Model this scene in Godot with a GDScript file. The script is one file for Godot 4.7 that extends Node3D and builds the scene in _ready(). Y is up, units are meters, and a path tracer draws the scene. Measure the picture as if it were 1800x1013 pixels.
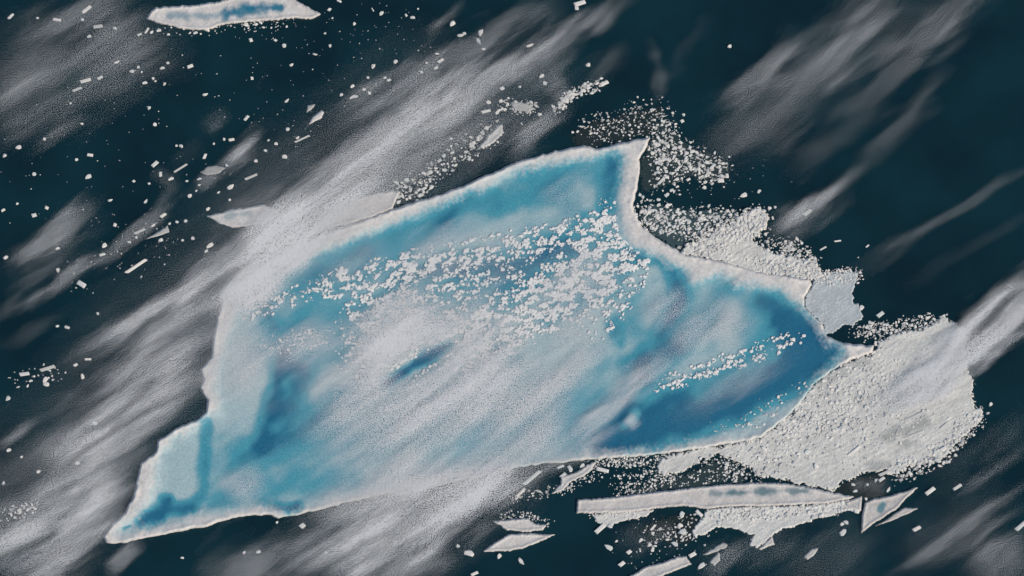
extends Node3D
# An iceberg with a melt pond, brash ice and streaks of low sea mist, seen from the air.
# Points read off the photograph (1800 x 1013) are cast on to the level they lie at: the sea is y = 0.

const FOCAL := 3359.0          # in photograph pixels, for a 30 degree wide lens
const RANGE := 1680.0          # metres from the lens to the middle of the iceberg
const PITCH := 68.0            # degrees below the horizon
const METRE := 0.5             # metres to one photograph pixel on the sea

var cam_at: Vector3
var cam_basis: Basis
var names := {}
var rng := RandomNumberGenerator.new()

func _ready() -> void:
	rng.seed = 20417
	_camera_and_light()
	_sea()
	_iceberg()
	_floes()
	_slush_sheets()
	_loose_ice()
	_snow_clumps()
	_mist()

# ---------------------------------------------------------------- camera, sky, sun
func _camera_and_light() -> void:
	cam_basis = Basis(Vector3.RIGHT, deg_to_rad(-PITCH))
	cam_at = cam_basis.z * RANGE
	var cam := Camera3D.new()
	cam.name = "camera"
	cam.fov = rad_to_deg(2.0 * atan(506.5 / FOCAL))
	cam.near = 1.0
	cam.far = 30000.0
	add_child(cam)
	cam.transform = Transform3D(cam_basis, cam_at)
	cam.current = true
	var env := Environment.new()
	env.background_mode = Environment.BG_SKY
	var sm := ProceduralSkyMaterial.new()
	sm.sky_top_color = Color(0.36, 0.46, 0.57)
	sm.sky_horizon_color = Color(0.68, 0.72, 0.76)
	sm.sky_curve = 0.18
	sm.ground_bottom_color = Color(0.05, 0.09, 0.12)
	sm.ground_horizon_color = Color(0.5, 0.55, 0.6)
	var sky := Sky.new()
	sky.sky_material = sm
	env.sky = sky
	env.tonemap_mode = Environment.TONE_MAPPER_LINEAR
	env.tonemap_exposure = 1.15
	env.sdfgi_enabled = true
	env.ssao_enabled = true
	env.ssil_enabled = true
	var we := WorldEnvironment.new()
	we.name = "world_environment"
	we.environment = env
	add_child(we)
	var sun := DirectionalLight3D.new()
	sun.name = "sun"
	sun.light_energy = 1.0
	sun.light_color = Color(1.0, 0.94, 0.855)
	sun.light_angular_distance = 0.5
	sun.shadow_enabled = true
	add_child(sun)
	var to_sun := Vector3(0.74, 0.72, 0.62).normalized()
	sun.look_at_from_position(to_sun * 100.0, Vector3.ZERO, Vector3.UP)

# ---------------------------------------------------------------- helpers
func ground(px: float, py: float, y := 0.0) -> Vector3:
	var d := cam_basis * Vector3((px - 900.0) / FOCAL, -(py - 506.5) / FOCAL, -1.0)
	return cam_at + d * ((y - cam_at.y) / d.y)

func numbered(called: String) -> String:
	if not names.has(called):
		names[called] = 0
		return called
	names[called] += 1
	return "%s_%03d" % [called, names[called]]

func tag(o: Node3D, label: String, category: String, group := "", kind := "") -> void:
	if label != "":
		o.set_meta("label", label)
	if category != "":
		o.set_meta("category", category)
	if group != "":
		o.set_meta("group", group)
	if kind != "":
		o.set_meta("kind", kind)

func fbm(freq: float, octaves: int, sd: int) -> FastNoiseLite:
	var n := FastNoiseLite.new()
	n.seed = sd
	n.noise_type = FastNoiseLite.TYPE_SIMPLEX_SMOOTH
	n.frequency = freq
	n.fractal_type = FastNoiseLite.FRACTAL_FBM
	n.fractal_octaves = octaves
	return n

func noise_texture(freq: float, lo: Color, hi: Color, sd: int, normal := false) -> NoiseTexture2D:
	var t := NoiseTexture2D.new()
	t.width = 512
	t.height = 512
	t.seamless = true
	t.noise = fbm(freq, 5, sd)
	if normal:
		t.as_normal_map = true
		t.bump_strength = 3.0
	else:
		var g := Gradient.new()
		g.set_color(0, lo)
		g.set_color(1, hi)
		t.color_ramp = g
	return t

func ice_material(grain_lo: Color, rough: float, sd: int, tile: float, bump: float) -> StandardMaterial3D:
	var m := StandardMaterial3D.new()
	m.vertex_color_use_as_albedo = true
	m.albedo_texture = noise_texture(0.03, grain_lo, Color.WHITE, sd)
	m.uv1_triplanar = true
	m.uv1_world_triplanar = true
	m.uv1_scale = Vector3.ONE / tile
	m.roughness = rough
	m.metallic_specular = 0.3
	if bump > 0.0:
		m.normal_enabled = true
		m.normal_texture = noise_texture(0.05, Color.BLACK, Color.WHITE, sd + 5, true)
		m.normal_scale = bump
	return m

# signed distance to a closed outline on a grid of pixels, positive inside, held to +-band
func distance_grid(poly: PackedVector2Array, x0: float, y0: float, nx: int, ny: int, step: float, band: float) -> PackedFloat32Array:
	var out := PackedFloat32Array()
	out.resize(nx * ny)
	out.fill(band)
	var n := poly.size()
	for k in n:
		var a := poly[k]
		var b := poly[(k + 1) % n]
		var ab := b - a
		var len2 := maxf(ab.length_squared(), 1e-6)
		var i0 := clampi(int((minf(a.x, b.x) - band - x0) / step), 0, nx - 1)
		var i1 := clampi(int((maxf(a.x, b.x) + band - x0) / step) + 1, 0, nx - 1)
		var j0 := clampi(int((minf(a.y, b.y) - band - y0) / step), 0, ny - 1)
		var j1 := clampi(int((maxf(a.y, b.y) + band - y0) / step) + 1, 0, ny - 1)
		for j in range(j0, j1 + 1):
			var py := y0 + j * step
			for i in range(i0, i1 + 1):
				var p := Vector2(x0 + i * step, py)
				var t := clampf((p - a).dot(ab) / len2, 0.0, 1.0)
				var d := p.distance_to(a + ab * t)
				if d < out[j * nx + i]:
					out[j * nx + i] = d
	for j in ny:
		var py := y0 + j * step + 0.0137
		var cuts := PackedFloat32Array()
		for k in n:
			var a := poly[k]
			var b := poly[(k + 1) % n]
			if (a.y > py) != (b.y > py):
				cuts.append(a.x + (py - a.y) / (b.y - a.y) * (b.x - a.x))
		cuts.sort()
		var inside := false
		var c := 0
		for i in nx:
			var px := x0 + i * step
			while c < cuts.size() and cuts[c] <= px:
				inside = not inside
				c += 1
			if not inside:
				out[j * nx + i] = -out[j * nx + i]
	return out

func outline(flat: Array, rough: float, sd: int) -> PackedVector2Array:
	# corner points -> a finely divided outline with a broken edge
	var n := fbm(0.06, 3, sd)
	var out := PackedVector2Array()
	var m := flat.size() / 2
	for k in m:
		var a := Vector2(flat[k * 2], flat[k * 2 + 1])
		var b := Vector2(flat[(k * 2 + 2) % flat.size()], flat[(k * 2 + 3) % flat.size()])
		var parts := maxi(1, int(a.distance_to(b) / 7.0))
		for s in parts:
			var p := a.lerp(b, float(s) / parts)
			var w := rough * (1.0 if s > 0 else 0.5)
			out.append(p + Vector2(n.get_noise_2d(p.x * 3.0, p.y * 3.0), n.get_noise_2d(p.x * 3.0 + 500.0, p.y * 3.0)) * w * 2.0)
	return out

# strokes [strength, half width, x, y, x, y, ...] gathered in a field of pixels
func stroke_field(strokes: Array, x0: float, y0: float, nx: int, ny: int, step: float, wobble: FastNoiseLite, amount: float, blown := false) -> PackedFloat32Array:
	var out := PackedFloat32Array()
	out.resize(nx * ny)
	for s in strokes:
		var op: float = s[0]
		var w: float = s[1]
		var pts := PackedVector2Array()
		for k in range(2, s.size(), 2):
			pts.append(Vector2(s[k], s[k + 1]))
		var lo := pts[0]
		var hi := pts[0]
		var total := 0.0
		for k in pts.size():
			lo = lo.min(pts[k])
			hi = hi.max(pts[k])
			if k > 0:
				total += pts[k].distance_to(pts[k - 1])
		if blown:
			w *= 1.35 if s[0] > 0.4 else 1.7
		var sway := minf(amount, w * 0.55) if blown else amount
		var reach := w + sway
		var starts := PackedFloat32Array([0.0])
		for k in range(1, pts.size()):
			starts.append(starts[k - 1] + pts[k].distance_to(pts[k - 1]))
		var i0 := clampi(int((lo.x - reach - x0) / step), 0, nx - 1)
		var i1 := clampi(int((hi.x + reach - x0) / step) + 1, 0, nx - 1)
		var j0 := clampi(int((lo.y - reach - y0) / step), 0, ny - 1)
		var j1 := clampi(int((hi.y + reach - y0) / step) + 1, 0, ny - 1)
		for j in range(j0, j1 + 1):
			for i in range(i0, i1 + 1):
				var p := Vector2(x0 + i * step, y0 + j * step)
				var best := 1e9
				var along := 0.0
				for k in range(1, pts.size()):
					var a := pts[k - 1]
					var ab := pts[k] - a
					var t := clampf((p - a).dot(ab) / maxf(ab.length_squared(), 1e-6), 0.0, 1.0)
					var far := p.distance_squared_to(a + ab * t)
					if far < best:
						best = far
						along = starts[k - 1] + ab.length() * t
				if best < reach * reach:
					var d := sqrt(best)
					if blown:
						d += wobble.get_noise_2d((p.x * 0.82 - p.y * 0.57) * 0.35, (p.x * 0.57 + p.y * 0.82) * 1.5) * sway
					elif amount > 0.0:
						d += wobble.get_noise_2d(p.x, p.y) * amount
					var f := 1.0 - clampf(d / w, 0.0, 1.0)
					if f > 0.0:
						f = f * f * (3.0 - 2.0 * f)
						if blown:
							var tip := minf(110.0, total * 0.4)
							f *= smoothstep(-0.25 * tip, tip, along) * smoothstep(-0.25 * tip, tip, total - along)
						var at := j * nx + i
						if op >= 0.0:
							out[at] = 1.0 - (1.0 - out[at]) * (1.0 - op * f)
						else:
							out[at] *= 1.0 + op * f
	return out

# a piece of a height field as a mesh: those cells for which keep is set
func field_mesh(pos: PackedVector3Array, nor: PackedVector3Array, col: PackedColorArray, nx: int, ny: int, keep: PackedByteArray, which: int) -> ArrayMesh:
	var remap := PackedInt32Array()
	remap.resize(nx * ny)
	remap.fill(-1)
	var v := PackedVector3Array()
	var n := PackedVector3Array()
	var c := PackedColorArray()
	var idx := PackedInt32Array()
	for j in ny - 1:
		for i in nx - 1:
			if keep[j * nx + i] != which:
				continue
			var q := [j * nx + i, j * nx + i + 1, (j + 1) * nx + i + 1, (j + 1) * nx + i]
			for k: int in q:
				if remap[k] < 0:
					remap[k] = v.size()
					v.append(pos[k])
					n.append(nor[k])
					c.append(col[k])
			idx.append_array(PackedInt32Array([remap[q[0]], remap[q[1]], remap[q[2]], remap[q[0]], remap[q[2]], remap[q[3]]]))
	if idx.is_empty():
		return null
	var arr := []
	arr.resize(Mesh.ARRAY_MAX)
	arr[Mesh.ARRAY_VERTEX] = v
	arr[Mesh.ARRAY_NORMAL] = n
	arr[Mesh.ARRAY_COLOR] = c
	arr[Mesh.ARRAY_INDEX] = idx
	var m := ArrayMesh.new()
	m.add_surface_from_arrays(Mesh.PRIMITIVE_TRIANGLES, arr)
	return m

func field_normals(pos: PackedVector3Array, nx: int, ny: int) -> PackedVector3Array:
	var nor := PackedVector3Array()
	nor.resize(nx * ny)
	for j in ny:
		for i in nx:
			var dx := pos[j * nx + mini(i + 1, nx - 1)] - pos[j * nx + maxi(i - 1, 0)]
			var dz := pos[mini(j + 1, ny - 1) * nx + i] - pos[maxi(j - 1, 0) * nx + i]
			nor[j * nx + i] = dz.cross(dx).normalized()
	return nor

func part(called: String, mesh: Mesh, mat: Material, parent: Node3D) -> MeshInstance3D:
	var o := MeshInstance3D.new()
	o.name = called
	o.mesh = mesh
	o.material_override = mat
	parent.add_child(o, true)
	return o

func rel(pos: PackedVector3Array, by: Vector3) -> PackedVector3Array:
	for k in pos.size():
		pos[k] -= by
	return pos

# ---------------------------------------------------------------- the sea
func _sea() -> void:
	var pm := PlaneMesh.new()
	pm.size = Vector2(16000, 16000)
	var m := StandardMaterial3D.new()
	m.albedo_color = Color(0.052, 0.19, 0.228)
	m.albedo_texture = noise_texture(0.006, Color(0.72, 0.74, 0.78), Color.WHITE, 3)
	m.uv1_triplanar = true
	m.uv1_world_triplanar = true
	m.uv1_scale = Vector3.ONE / 420.0
	m.roughness = 0.22
	m.metallic_specular = 0.35
	var o := MeshInstance3D.new()
	o.name = "sea"
	o.mesh = pm
	o.material_override = m
	add_child(o)
	tag(o, "dark teal open sea around the ice", "water", "", "structure")

# ---------------------------------------------------------------- the iceberg with its melt pond
const BERG := [1143,241, 1133,263, 1123,280, 1124,300, 1120,333, 1113,358, 1115,371, 1127,398, 1147,415, 1167,428, 1200,445, 1240,454, 1280,462, 1335,478, 1385,485, 1422,490,
	1427,501, 1414,522, 1413,538, 1430,556, 1447,571, 1453,591, 1480,603, 1508,606, 1537,608, 1533,621, 1500,631, 1473,645, 1430,675, 1413,702, 1387,732, 1360,752, 1340,770,
	1300,777, 1200,793, 1147,800, 1100,803, 1037,808, 950,816, 905,822, 892,829, 880,824, 863,834, 833,842, 800,848, 760,857, 733,864, 707,873, 680,868, 653,874, 600,885, 560,897, 533,903, 507,908, 490,911, 467,905, 433,907, 400,913, 364,925, 320,933,
	274,942, 247,948, 217,955, 187,954, 182,943, 197,922, 220,902, 234,872, 241,842, 247,815, 274,795, 277,775, 307,755, 350,736, 362,725, 364,702, 352,682, 358,668, 353,648, 370,631, 374,598, 384,551,
	389,528, 384,518, 394,505, 420,478, 455,462, 500,440, 567,411, 600,401, 700,365, 787,338, 867,304, 917,282, 967,269, 1000,260, 1034,257, 1047,262, 1100,250]
const POND := [1084,266, 1094,269, 1097,284, 1092,310, 1090,333, 1088,355, 1090,380, 1094,405, 1110,432, 1133,441, 1153,448, 1174,466, 1197,471, 1207,474, 1213,495, 1233,495, 1267,483, 1287,488, 1293,503,
	1333,501, 1373,511, 1400,531, 1413,548, 1433,568, 1445,588, 1453,604, 1473,606, 1480,618, 1467,638, 1447,655, 1425,674, 1408,702, 1383,728, 1355,748, 1333,760, 1283,767, 1200,782, 1147,792,
	1087,792, 1044,795, 1034,791, 1025,787, 1020,795, 1013,802, 967,807, 934,813, 867,818, 800,826, 733,838, 667,855, 600,872, 567,880, 533,895, 507,904, 484,892, 467,889, 400,895, 360,905, 320,915, 283,925, 240,932, 214,938, 207,932, 217,918, 240,905, 260,878, 273,855,
	277,808, 280,795, 300,775, 347,748, 354,735, 384,722, 384,702, 377,672, 390,628, 397,598, 408,571, 420,545, 440,515, 477,490, 520,462, 567,440, 600,428, 667,402, 750,367, 833,336, 900,304, 967,288, 1034,276]
# where the pond's floor is bare blue ice and where it is coloured paler, plus one painted shadow slash
const BED := [
	[0.85, 64, 1085,768, 1200,720, 1340,680, 1440,620], [0.6, 40, 1090,720, 1160,650, 1210,600], 	[0.5, 120, 1150,560, 1280,540, 1420,600], [0.3, 60, 1060,640, 1000,700], 	[0.42, 60, 460,520, 560,470, 700,420, 850,360, 1000,300, 1080,300], [0.42, 110, 480,580, 700,540, 900,480, 1060,420], [0.4, 120, 420,820, 560,760, 760,740, 960,740, 1040,760],
	[0.75, 30, 1076,285, 1072,320, 1066,362], [0.4, 38, 930,300, 980,330, 1010,380], [0.34, 36, 640,440, 720,405, 800,370, 860,345], [0.3, 36, 560,470, 640,450], [0.4, 30, 880,370, 960,340], [0.45, 26, 760,410, 820,350],
	[0.75, 46, 700,480, 800,470, 900,470, 1000,430], [0.55, 40, 870,520, 940,480], [0.6, 30, 960,560, 1080,500, 1100,460], [0.6, 30, 455,520, 480,575], [0.5, 38, 530,500, 650,470],
	[0.9, 36, 500,620, 486,690, 460,780], [0.7, 38, 530,660, 500,760], [0.55, 40, 430,800, 500,780, 600,700], [0.6, 19, 362,745, 356,800, 348,872], [0.85, 26, 250,917, 290,897, 335,893], [0.9, 20, 284,905, 295,880], [0.8, 10, 216,929, 228,925], [0.85, 20, 480,896, 520,892], [0.4, 40, 380,880, 620,840],
	[0.95, 46, 1050,783, 1150,765, 1280,725, 1380,665, 1450,615], [0.8, 50, 1130,730, 1230,690, 1330,640, 1420,590], [0.85, 42, 1370,560, 1430,595], [0.7, 34, 1340,530, 1395,552], [0.75, 30, 1185,480, 1200,530, 1160,590], [0.7, 24, 1110,448, 1165,462], [0.6, 26, 1075,570, 1090,605], [0.55, 36, 1110,640, 1190,600, 1240,570],
	[0.4, 40, 860,590, 900,640], [0.6, 26, 1130,640, 1090,740], [0.5, 30, 640,560, 600,620, 520,640], [1.0, 17, 676,678, 730,640, 790,606],  # the last stroke is a shadow slash, painted dark into the floor colour
	[-0.8, 30, 332,790, 330,855], [-0.7, 40, 405,640, 410,720], [-0.45, 34, 1235,510, 1225,600], [-0.65, 34, 1285,540, 1280,605], [-0.7, 34, 1152,500, 1140,560], [-0.6, 22, 415,590, 440,560], [-0.5, 40, 640,620, 720,560], [-0.4, 30, 430,870, 400,850], [-0.35, 30, 820,380, 860,420], [-0.6, 14, 1098,748, 1118,726], [-0.35, 26, 1230,690, 1360,620]]

func _iceberg() -> void:
	var step := 2.0
	var x0 := 168.0
	var y0 := 230.0
	var nx := int((1552.0 - x0) / step)
	var ny := int((970.0 - y0) / step)
	var d_out := distance_grid(outline(BERG, 1.5, 7), x0, y0, nx, ny, step, 30.0)
	var d_in := distance_grid(outline(POND, 1.2, 9), x0, y0, nx, ny, step, 40.0)
	var warp := fbm(0.012, 3, 31)
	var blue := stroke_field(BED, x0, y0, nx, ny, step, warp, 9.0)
	var n1 := fbm(0.02, 4, 11)
	var n2 := fbm(0.11, 3, 12)
	var streak := fbm(0.02, 4, 13)
	var pos := PackedVector3Array()
	var col := PackedColorArray()
	var keep := PackedByteArray()
	pos.resize(nx * ny)
	col.resize(nx * ny)
	keep.resize(nx * ny)
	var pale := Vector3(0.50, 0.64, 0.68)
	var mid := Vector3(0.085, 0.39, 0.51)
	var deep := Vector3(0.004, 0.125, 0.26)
	var snow := Vector3(0.77, 0.75, 0.74)
	for j in ny:
		var py := y0 + j * step
		for i in nx:
			var px := x0 + i * step
			var at := j * nx + i
			var d := d_out[at] + n2.get_noise_2d(px, py) * 0.9
			if d < -9.0:
				pos[at] = ground(px, py, -4.0)
				continue
			var w := d_in[at] + n1.get_noise_2d(px * 1.3, py * 1.3) * 7.0
			var a := n1.get_noise_2d(px, py)
			var b := n2.get_noise_2d(px, py)
			var deck := 3.4 + a * 0.7 + b * 0.14
			deck += (0.35 + a) * exp(-pow((d - 4.0) / 3.5, 2.0))       # the raised lip along the broken edge
			var basin := smoothstep(-15.0, 20.0, w)
			var bed := blue[at]
			var top := lerpf(deck, 0.95 + a * 0.35 + b * 0.06, basin)
			var y := lerpf(-4.0, top, smoothstep(-3.5, 2.0, d))
			pos[at] = ground(px, py, y)
			var u := px * 0.82 - py * 0.57
			var v := px * 0.57 + py * 0.82
			var st := streak.get_noise_2d(u * 0.35, v * 1.6)
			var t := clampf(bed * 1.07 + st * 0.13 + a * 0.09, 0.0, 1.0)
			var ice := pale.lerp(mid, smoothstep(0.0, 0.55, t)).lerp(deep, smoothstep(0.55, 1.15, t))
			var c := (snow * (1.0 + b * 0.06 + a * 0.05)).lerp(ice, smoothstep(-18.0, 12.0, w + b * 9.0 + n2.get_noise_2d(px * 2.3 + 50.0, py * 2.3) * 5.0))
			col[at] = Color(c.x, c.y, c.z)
			keep[at] = 1 if w < -2.0 else 2
	var nor := field_normals(pos, nx, ny)
	var base := ground(860, 600, 0.0)
	pos = rel(pos, base)
	var root := Node3D.new()
	root.name = numbered("iceberg")
	add_child(root)
	root.position = base
	tag(root, "large tabular iceberg with a white rim around a bright blue melt pond", "iceberg")
	var snow_mat := ice_material(Color(0.86, 0.86, 0.87), 0.85, 41, 60.0, 0.1)
	var bed_mat := ice_material(Color(0.82, 0.86, 0.88), 0.6, 42, 45.0, 0.2)
	part("snow_rim", field_mesh(pos, nor, col, nx, ny, keep, 1), snow_mat, root)
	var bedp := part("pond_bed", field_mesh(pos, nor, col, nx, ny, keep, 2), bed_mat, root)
	bedp.set_meta("label", "blue and pale ice floor of the melt pond")
	# the water that fills the basin up to its level, a sheet that ends inside the rim
	var flat := PackedVector3Array()
	var up := PackedVector3Array()
	flat.resize(nx * ny)
	up.resize(nx * ny)
	up.fill(Vector3.UP)
	var wet := PackedByteArray()
	wet.resize(nx * ny)
	for j in ny:
		for i in nx:
			var at := j * nx + i
			flat[at] = ground(x0 + i * step, y0 + j * step, 1.7) - base
			wet[at] = 1 if d_in[at] > 1.0 else 0
	var water := StandardMaterial3D.new()
	water.transparency = BaseMaterial3D.TRANSPARENCY_ALPHA
	water.albedo_color = Color(0.35, 0.62, 0.72, 0.03)
	water.roughness = 0.12
	water.metallic_specular = 0.4
	part("pond_water", field_mesh(flat, up, col, nx, ny, wet, 1), water, root)

# ---------------------------------------------------------------- other floes and sheets
# outline, freeboard, roughness of the top, tint, pools [strength, half width, x, y, ...]
func floe(called: String, label: String, category: String, group: String, flat: Array, high: float, rough: float, tint: Vector3, pools: Array, step: float, mat: Material, pool_mat: Material, edge := 1.2, kind := "", dark := Vector3(0.12, 0.27, 0.33)) -> Node3D:
	var poly := outline(flat, edge, flat.size() * 7 + int(flat[0]))
	var lo := poly[0]
	var hi := poly[0]
	for p in poly:
		lo = lo.min(p)
		hi = hi.max(p)
	lo -= Vector2(10, 10)
	hi += Vector2(10, 10)
	var nx := int((hi.x - lo.x) / step) + 2
	var ny := int((hi.y - lo.y) / step) + 2
	var dist := distance_grid(poly, lo.x, lo.y, nx, ny, step, 20.0)
	var n1 := fbm(0.03, 4, int(flat[0]) + 3)
	var n2 := fbm(0.16, 3, int(flat[1]) + 900)
	var pool := stroke_field(pools, lo.x, lo.y, nx, ny, step, n1, 8.0)
	var pos := PackedVector3Array()
	var col := PackedColorArray()
	var keep := PackedByteArray()
	pos.resize(nx * ny)
	col.resize(nx * ny)
	keep.resize(nx * ny)
	for j in ny:
		var py := lo.y + j * step
		for i in nx:
			var px := lo.x + i * step
			var at := j * nx + i
			var b := n2.get_noise_2d(px, py)
			var d := dist[at] + b * edge * 1.3
			if d < -6.0:
				pos[at] = ground(px, py, -2.0)
				continue
			var a := n1.get_noise_2d(px, py)
			var t := pool[at]
			var u := px * 0.88 - py * 0.47
			var w := px * 0.47 + py * 0.88
			var line := 1.0 - absf(n1.get_noise_2d(u * 0.35 + 40.0, w * 2.6)) * 3.0
			var bump := maxf(0.0, n2.get_noise_2d(px * 1.6 + 70.0, py * 1.6) - 0.12) * (0.4 + 2.2 * maxf(0.0, a + 0.15))
			var top := high * (1.0 + a * 0.25) + rough * (b * 0.35 + 0.3 * maxf(0.0, line) + 1.6 * bump)
			top += 0.35 * high * exp(-pow((d - 2.5) / 2.5, 2.0))
			pos[at] = ground(px, py, lerpf(-2.0, top, smoothstep(-2.6, 1.4, d)))
			var c := (tint * (1.0 + a * 0.14 + b * 0.10 + (0.10 * line - 0.05) * minf(1.0, rough))).lerp(dark, clampf(t, 0.0, 1.0))
			col[at] = Color(c.x, c.y, c.z)
			keep[at] = 2 if t > 0.35 else 1
	var nor := field_normals(pos, nx, ny)
	var mid := ground((lo.x + hi.x) / 2.0, (lo.y + hi.y) / 2.0, 0.0)
	pos = rel(pos, mid)
	var deck := field_mesh(pos, nor, col, nx, ny, keep, 1)
	var pond := field_mesh(pos, nor, col, nx, ny, keep, 2)
	var root: Node3D
	if pond == null:
		var one := MeshInstance3D.new()
		one.mesh = deck
		one.material_override = mat
		root = one
	else:
		root = Node3D.new()
		part("ice_deck", deck, mat, root)
		part("melt_pool", pond, pool_mat, root)
	root.name = numbered(called)
	add_child(root)
	root.position = mid
	tag(root, label, category, group, kind)
	return root

func _floes() -> void:
	var mat := ice_material(Color(0.87, 0.87, 0.88), 0.85, 51, 40.0, 0.5)
	var pm := ice_material(Color(0.85, 0.88, 0.9), 0.35, 52, 30.0, 0.2)
	var snow := Vector3(0.74, 0.72, 0.71)
	var grey := Vector3(0.56, 0.56, 0.56)
	floe("ice_floe", "long white floe tapering to a point, with a bright blue pool in its middle", "ice floe", "", [257,33, 266,20, 274,13, 334,10, 384,3, 420,-8, 510,-8, 522,3, 545,15, 564,25, 547,32, 530,33, 520,31, 484,35, 450,37, 394,42, 364,52, 320,50, 284,42], 2.2, 0.15, snow,
		[[0.95, 13, 402,24, 428,14, 462,14, 495,14], [0.8, 12, 395,26, 440,20, 470,17], [0.5, 11, 300,27, 350,28, 395,25]], 1.5, mat, pm, 1.2, "", Vector3(0.015, 0.19, 0.31))
	floe("ice_floe", "small leaf-shaped pale floe with a faint grey pool, half veiled by mist", "ice floe", "", [364,380, 400,371, 464,360, 490,371, 480,385, 457,391, 434,398, 407,400, 387,393], 1.6, 0.12, snow, [[0.55, 11, 398,380, 420,377, 436,375]], 1.5, mat, pm, 1.0)
	floe("ice_floe", "broad pale floe with a blunt end lying against the iceberg, under thick mist", "ice floe", "", [540,417, 600,396, 650,383, 690,367, 696,352, 704,337, 690,335, 660,340, 620,350, 580,368, 548,395], 1.6, 0.12, snow * 0.92, [], 2.0, mat, pm)
	floe("ice_floe", "very long narrow floe with dark smudged pools, lying along the slush", "ice floe", "", [1015,879, 1054,877, 1100,872, 1150,866, 1200,860, 1267,853, 1333,849, 1387,851, 1420,857, 1460,865, 1500,874, 1483,879, 1450,885, 1367,889, 1283,890, 1243,895, 1200,889, 1167,892, 1117,899, 1060,902, 1014,902], 2.0, 0.12, snow * 0.92,
		[[0.85, 9, 1278,867, 1310,866], [0.6, 8, 1250,868, 1290,868], [0.75, 9, 1330,866, 1375,863, 1415,864], [0.4, 8, 1300,866, 1350,865]], 1.5, mat, pm, 1.0, "", Vector3(0.12, 0.22, 0.26))
	floe("ice_floe", "kite-shaped grey floe with one round dark spot, beside the long narrow floe", "ice floe", "", [1521,884, 1537,877, 1567,872, 1614,857, 1590,879, 1580,892, 1560,905, 1533,922, 1514,937, 1516,909], 1.8, 0.1, snow * 0.82, [[0.9, 7, 1546,896, 1554,888]], 1.2, mat, pm, 0.8)
	floe("ice_floe", "thin tail of grey ice tucked against the kite-shaped floe", "ice floe", "", [1562,911, 1590,893, 1614,894, 1592,905, 1567,916, 1540,925], 1.2, 0.1, snow * 0.75, [], 1.2, mat, pm, 0.8)
	floe("ice_floe", "small wedge of ice between the narrow floe's tip and the kite-shaped floe", "ice floe", "", [1484,884, 1515,873, 1513,898, 1495,895], 1.4, 0.1, snow * 0.88, [], 1.2, mat, pm, 0.8)
	floe("ice_floe", "flat pale floe with a notched side, paired edge to edge with a pointed floe", "ice floe", "", [867,917, 900,913, 927,912, 937,920, 960,924, 954,932, 917,935, 890,932, 880,924], 1.8, 0.1, snow * 0.95, [], 1.2, mat, pm, 0.9)
	floe("ice_floe", "flat pale spindle-shaped floe, pointed at both ends, beside the notched floe", "ice floe", "", [849,970, 870,954, 894,940, 934,938, 975,940, 950,952, 920,964, 890,969], 1.8, 0.1, snow * 0.95, [], 1.2, mat, pm, 0.9)
	floe("ice_floe", "pale blade-shaped floe with a blunt end and slush trailing along its side", "ice floe", "", [1104,1016, 1134,997, 1167,989, 1192,979, 1206,978, 1215,992, 1195,1000, 1170,1010, 1140,1022], 1.8, 0.1, snow * 0.9, [], 1.2, mat, pm, 0.9)
	floe("ice_floe", "slim pale slab with a torn end on mist-grey water", "ice floe", "", [1235,976, 1272,954, 1279,958, 1276,964, 1252,973], 1.0, 0.15, grey, [], 1.2, mat, pm, 0.9)
	floe("ice_floe", "tilted grey slab shaped like a wedge, next to the slim torn slab", "ice floe", "", [1247,988, 1264,970, 1266,984, 1256,995], 1.0, 0.15, grey, [], 1.2, mat, pm, 0.9)
	floe("ice_floe", "squarish white slab at the end of the slush tongue", "ice floe", "", [1334,965, 1357,943, 1361,957, 1337,967], 1.6, 0.15, snow * 0.9, [], 1.2, mat, pm, 0.8)
	floe("ice_floe", "thin arrowhead of pale ice among small chunks on dark water", "ice floe", "", [256,421, 276,409, 294,397, 297,408, 278,415], 1.0, 0.1, grey, [], 1.2, mat, pm, 0.6)
	floe("ice_floe", "small cream boat-shaped floe, the larger of two close together", "ice floe", "", [543,218, 549,207, 565,194, 569,198, 564,208], 1.6, 0.1, snow, [], 1.2, mat, pm, 0.6)
	floe("ice_floe", "small grey half-round floe beside the cream boat-shaped one", "ice floe", "", [539,198, 540,186, 554,183, 550,190], 1.0, 0.1, grey, [], 1.2, mat, pm, 0.6)
	floe("ice_floe", "dim grey floe trailing into a curl of mist on dark water", "ice floe", "", [351,303, 364,293, 380,291, 396,295, 385,305, 365,308], 0.8, 0.08, grey * 0.75, [], 1.2, mat, pm, 0.6)
	floe("ice_floe", "pale triangular fragment on dark water near the long narrow floe's slush", "ice floe", "", [1413,980, 1428,965, 1439,964, 1430,977, 1420,984], 1.2, 0.1, grey, [], 1.2, mat, pm, 0.6)
	floe("ice_floe", "ragged arm of broken ice reaching out from the iceberg's spiked rim", "ice floe", "", [985,838, 1000,834, 1018,828, 1035,816, 1046,812, 1040,826, 1024,838, 1005,846, 990,862, 970,868, 985,852], 1.2, 0.35, grey * 1.1, [], 1.2, mat, pm, 1.4)
	floe("ice_floe", "ragged white patch of packed ice in a strip of loose chunks", "ice floe", "", [846,252, 858,238, 872,224, 882,218, 886,234, 872,246, 856,258, 840,262], 1.2, 0.4, grey * 1.15, [], 1.2, mat, pm, 1.6)
	floe("ice_floe", "ragged pale patch of packed ice beside the main plume of mist", "ice floe", "", [896,180, 912,178, 930,186, 940,190, 930,198, 914,196, 902,190], 1.0, 0.4, grey * 0.95, [], 1.2, mat, pm, 1.6)

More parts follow.
